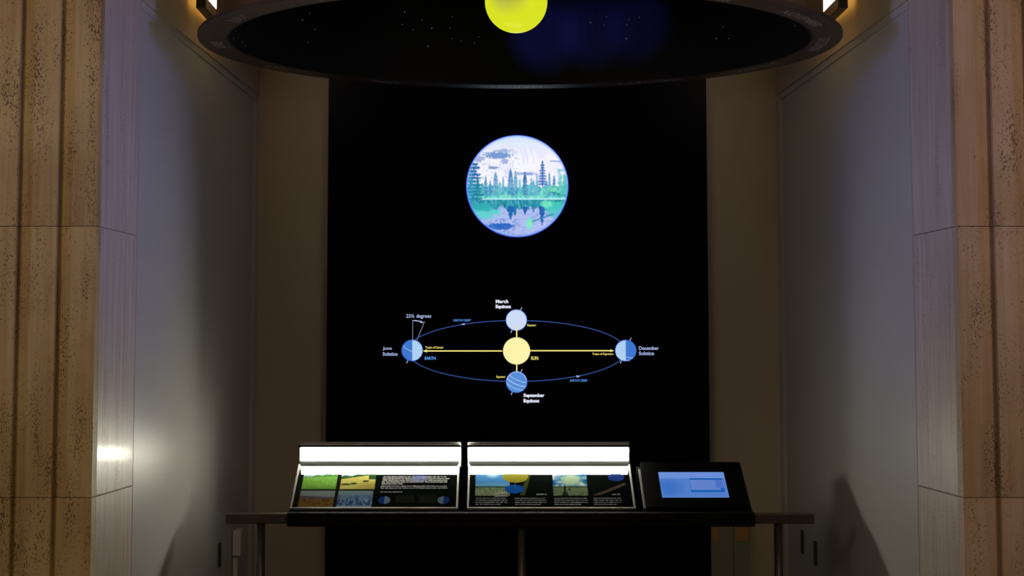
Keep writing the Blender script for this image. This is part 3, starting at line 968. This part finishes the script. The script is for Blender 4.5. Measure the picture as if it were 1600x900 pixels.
# stars and faint constellation captions on the lining
stars = [(-78.4, 3.174), (-86.1, 3.113), (-86.7, 3.079), (-88.7, 3.038), (-54.9, 3.242), (-52.6, 3.28), (-50.8, 3.208), (-53.1, 3.139), (-26.5, 3.351), (-22.2, 3.319),
         (-27.1, 3.289), (-24.5, 3.267), (-19.9, 3.28), (-15.0, 3.344), (-15.6, 3.288), (-15.0, 3.234), (-20.8, 3.188), (-13.0, 3.222), (-9.8, 3.215), (-8.8, 3.248),
         (17.2, 3.312), (21.0, 3.337), (20.4, 3.296), (26.0, 3.29), (25.8, 3.22), (26.6, 3.315), (29.0, 3.32), (53.6, 3.156), (49.7, 3.167), (51.9, 3.217), (82.3, 3.148), (80.9, 3.124),
         (-84, 3.16), (-81, 3.05), (-79, 3.04)]
star_m = emissive('star_paint', (120, 125, 140), 0.30)
for k, (a, z) in enumerate(stars):
    a = radians(a); r = RR * 0.902 - 0.001
    c = Vector((RC[0] + r * sin(a), RC[1] + r * cos(a), z))
    nrm = Vector((-sin(a), -cos(a), 0)); tx = Vector((cos(a), -sin(a), 0)); up = Vector((0, 0, 1))
    s_ = 0.0052 if k % 4 == 0 else 0.0034
    bm = bmesh.new()
    V = [bm.verts.new(c + tx * (s_ * (1 if q % 2 == 0 else 0.45) * cos(q * pi / 4)) + up * (s_ * (1 if q % 2 == 0 else 0.45) * sin(q * pi / 4))) for q in range(8)]
    W_ = [bm.verts.new(v.co - nrm * 0.0007) for v in V]
    bm.faces.new(V); bm.faces.new(W_[::-1])
    for q in range(8): bm.faces.new((V[q], W_[q], W_[(q + 1) % 8], V[(q + 1) % 8]))
    P.append(mesh_obj('star', bm, star_m))
keep(ring, P)

# glowing sun ball hanging in the middle of the ring
sun_m = bpy.data.materials.new('sun_ball')
sun_m.use_nodes = True
nt = sun_m.node_tree; b = nt.nodes['Principled BSDF']
b.inputs['Base Color'].default_value = (0.05, 0.05, 0.01, 1); b.inputs['Roughness'].default_value = 0.3
tc = nt.nodes.new('ShaderNodeTexCoord'); mp = nt.nodes.new('ShaderNodeMapping'); gr = nt.nodes.new('ShaderNodeTexGradient'); gr.gradient_type = 'SPHERICAL'
mp.inputs['Location'].default_value = (0.035 / 0.11, 0.11 / 0.11, -0.03 / 0.11); mp.inputs['Scale'].default_value = (1 / 0.11,) * 3
cr = nt.nodes.new('ShaderNodeValToRGB')
cr.color_ramp.elements[0].color = (*lin((216, 226, 34)), 1); cr.color_ramp.elements[1].color = (*lin((168, 166, 76)), 1); cr.color_ramp.elements[1].position = 0.75
nt.links.new(tc.outputs['Object'], mp.inputs[0]); nt.links.new(mp.outputs[0], gr.inputs[0]); nt.links.new(gr.outputs['Color'], cr.inputs[0])
nt.links.new(cr.outputs[0], b.inputs['Emission Color']); b.inputs['Emission Strength'].default_value = 1.0
sun = thing('sun_globe', 'glowing yellow-green sun ball hanging inside the ring', 'lamp', (-0.026, 8.0, 3.194))
bm = bmesh.new(); bmesh.ops.create_uvsphere(bm, u_segments=64, v_segments=40, radius=0.136)
ball = mesh_obj('ball', bm, sun_m, sun, True)
tube('hanging_rod', (0, 0, 0.1365), (0, 0, RZ + 0.954 - 3.194), 0.006, M['post_metal'], sun, 12)
tube('collar', (0, 0, 0.132), (0, 0, 0.150), 0.018, M['post_metal'], sun, 20)

# ---------------------------------------------------------------- wall lamps on the upper side walls
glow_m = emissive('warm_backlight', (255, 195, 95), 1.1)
face_m = emissive('sconce_face', (255, 240, 218), 6.0)
for s, side in ((-1, 'left'), (1, 'right')):
    root = thing('wall_lamp', 'dark framed wall lamp with white face on the upper %s wall' % side, 'wall lamp', (s * 1.45, 8.35, 3.175), 'wall lamps beside the ring')

    def sbox(nm, xa, xb, y0, y1, z0, z1, m, bev=0.0):
        a, c = sorted((s * xa, s * xb))
        return box(nm, (a, y0, z0), (c, y1, z1), m, None, bev)
    P = [sbox('back_box', 1.395, 1.430, 8.04, 8.72, 3.175, 3.80, M['post_metal'], 0.002)]
    P += [sbox('frame', 1.385, 1.3945, 8.04, 8.72, 3.175, 3.222, M['bronze']), sbox('frame', 1.385, 1.3945, 8.04, 8.72, 3.753, 3.80, M['bronze']),
          sbox('frame', 1.385, 1.3945, 8.04, 8.09, 3.2225, 3.7525, M['bronze']), sbox('frame', 1.385, 1.3945, 8.67, 8.72, 3.2225, 3.7525, M['bronze'])]
    f = sbox('lamp_face', 1.388, 1.3945, 8.091, 8.669, 3.223, 3.752, face_m); tag(f, 'white glowing face'); P.append(f)
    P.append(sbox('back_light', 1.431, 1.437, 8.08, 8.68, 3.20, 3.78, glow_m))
    P.append(sbox('wall_bracket', 1.4375, 1.462, 8.30, 8.46, 3.40, 3.60, M['post_metal']))
    keep(root, P)

# ---------------------------------------------------------------- small fittings low in the alcove
bx = thing('outlet_box', 'pale outlet box with a conduit on the lower left wall', 'outlet box', (-1.415, 9.42, 0.651))
P = [box('cover', (-1.4335, 9.40, 0.653), (-1.392, 9.50, 0.781), M['box_paint'], None, 0.003),
     box('conduit', (-1.4325, 9.415, 0.0), (-1.410, 9.445, 0.6525), M['box_paint'], None, 0.003)]
keep(bx, P)
for s, y, z, lab in ((-1, 9.05, 0.64, 'narrow dark slot plate on the left wall by the outlet box'),
                     (1, 9.50, 0.655, 'narrow dark slot plate on the right wall, nearer the back'),
                     (1, 9.17, 0.635, 'narrow dark slot plate on the right wall, nearer the stone')):
    xw = NX + (1.422 - NX) * (y - 7.205) / (9.90 - 7.205)
    bm = bmesh.new(); add_box(bm, (-0.004, -0.022, 0), (0.004, 0.022, 0.115), 0.001)
    o = mesh_obj('slot_plate', bm, M['slot']); o.location = (s * (xw - 0.0045), y, z); o.rotation_euler = (0, 0, s * atan(0.0315))
    tag(o, lab, 'wall plate', 'slot plates low on the side walls')

cab = thing('wall_cabinet', 'grey two-door cabinet with brass plates low on the back wall', 'cabinet', (1.122, 9.97, 0.0))
P = [box('carcass', (1.0205, 9.962, 0.0), (1.222, 9.999, 0.80), M['cab_paint'])]
for a, b_, pa, pb in ((1.0215, 1.138, 1.0225, 1.066), (1.142, 1.2215, 1.150, 1.2155)):
    d = box('door', (a, 9.950, 0.003), (b_, 9.9615, 0.797), M['cab_paint'], None, 0.001)
    pl = box('push_plate', (pa, 9.9465, 0.668), (pb, 9.9495, 0.762), M['brass'], d, 0.0008)
    P.append(d)
keep(cab, P)
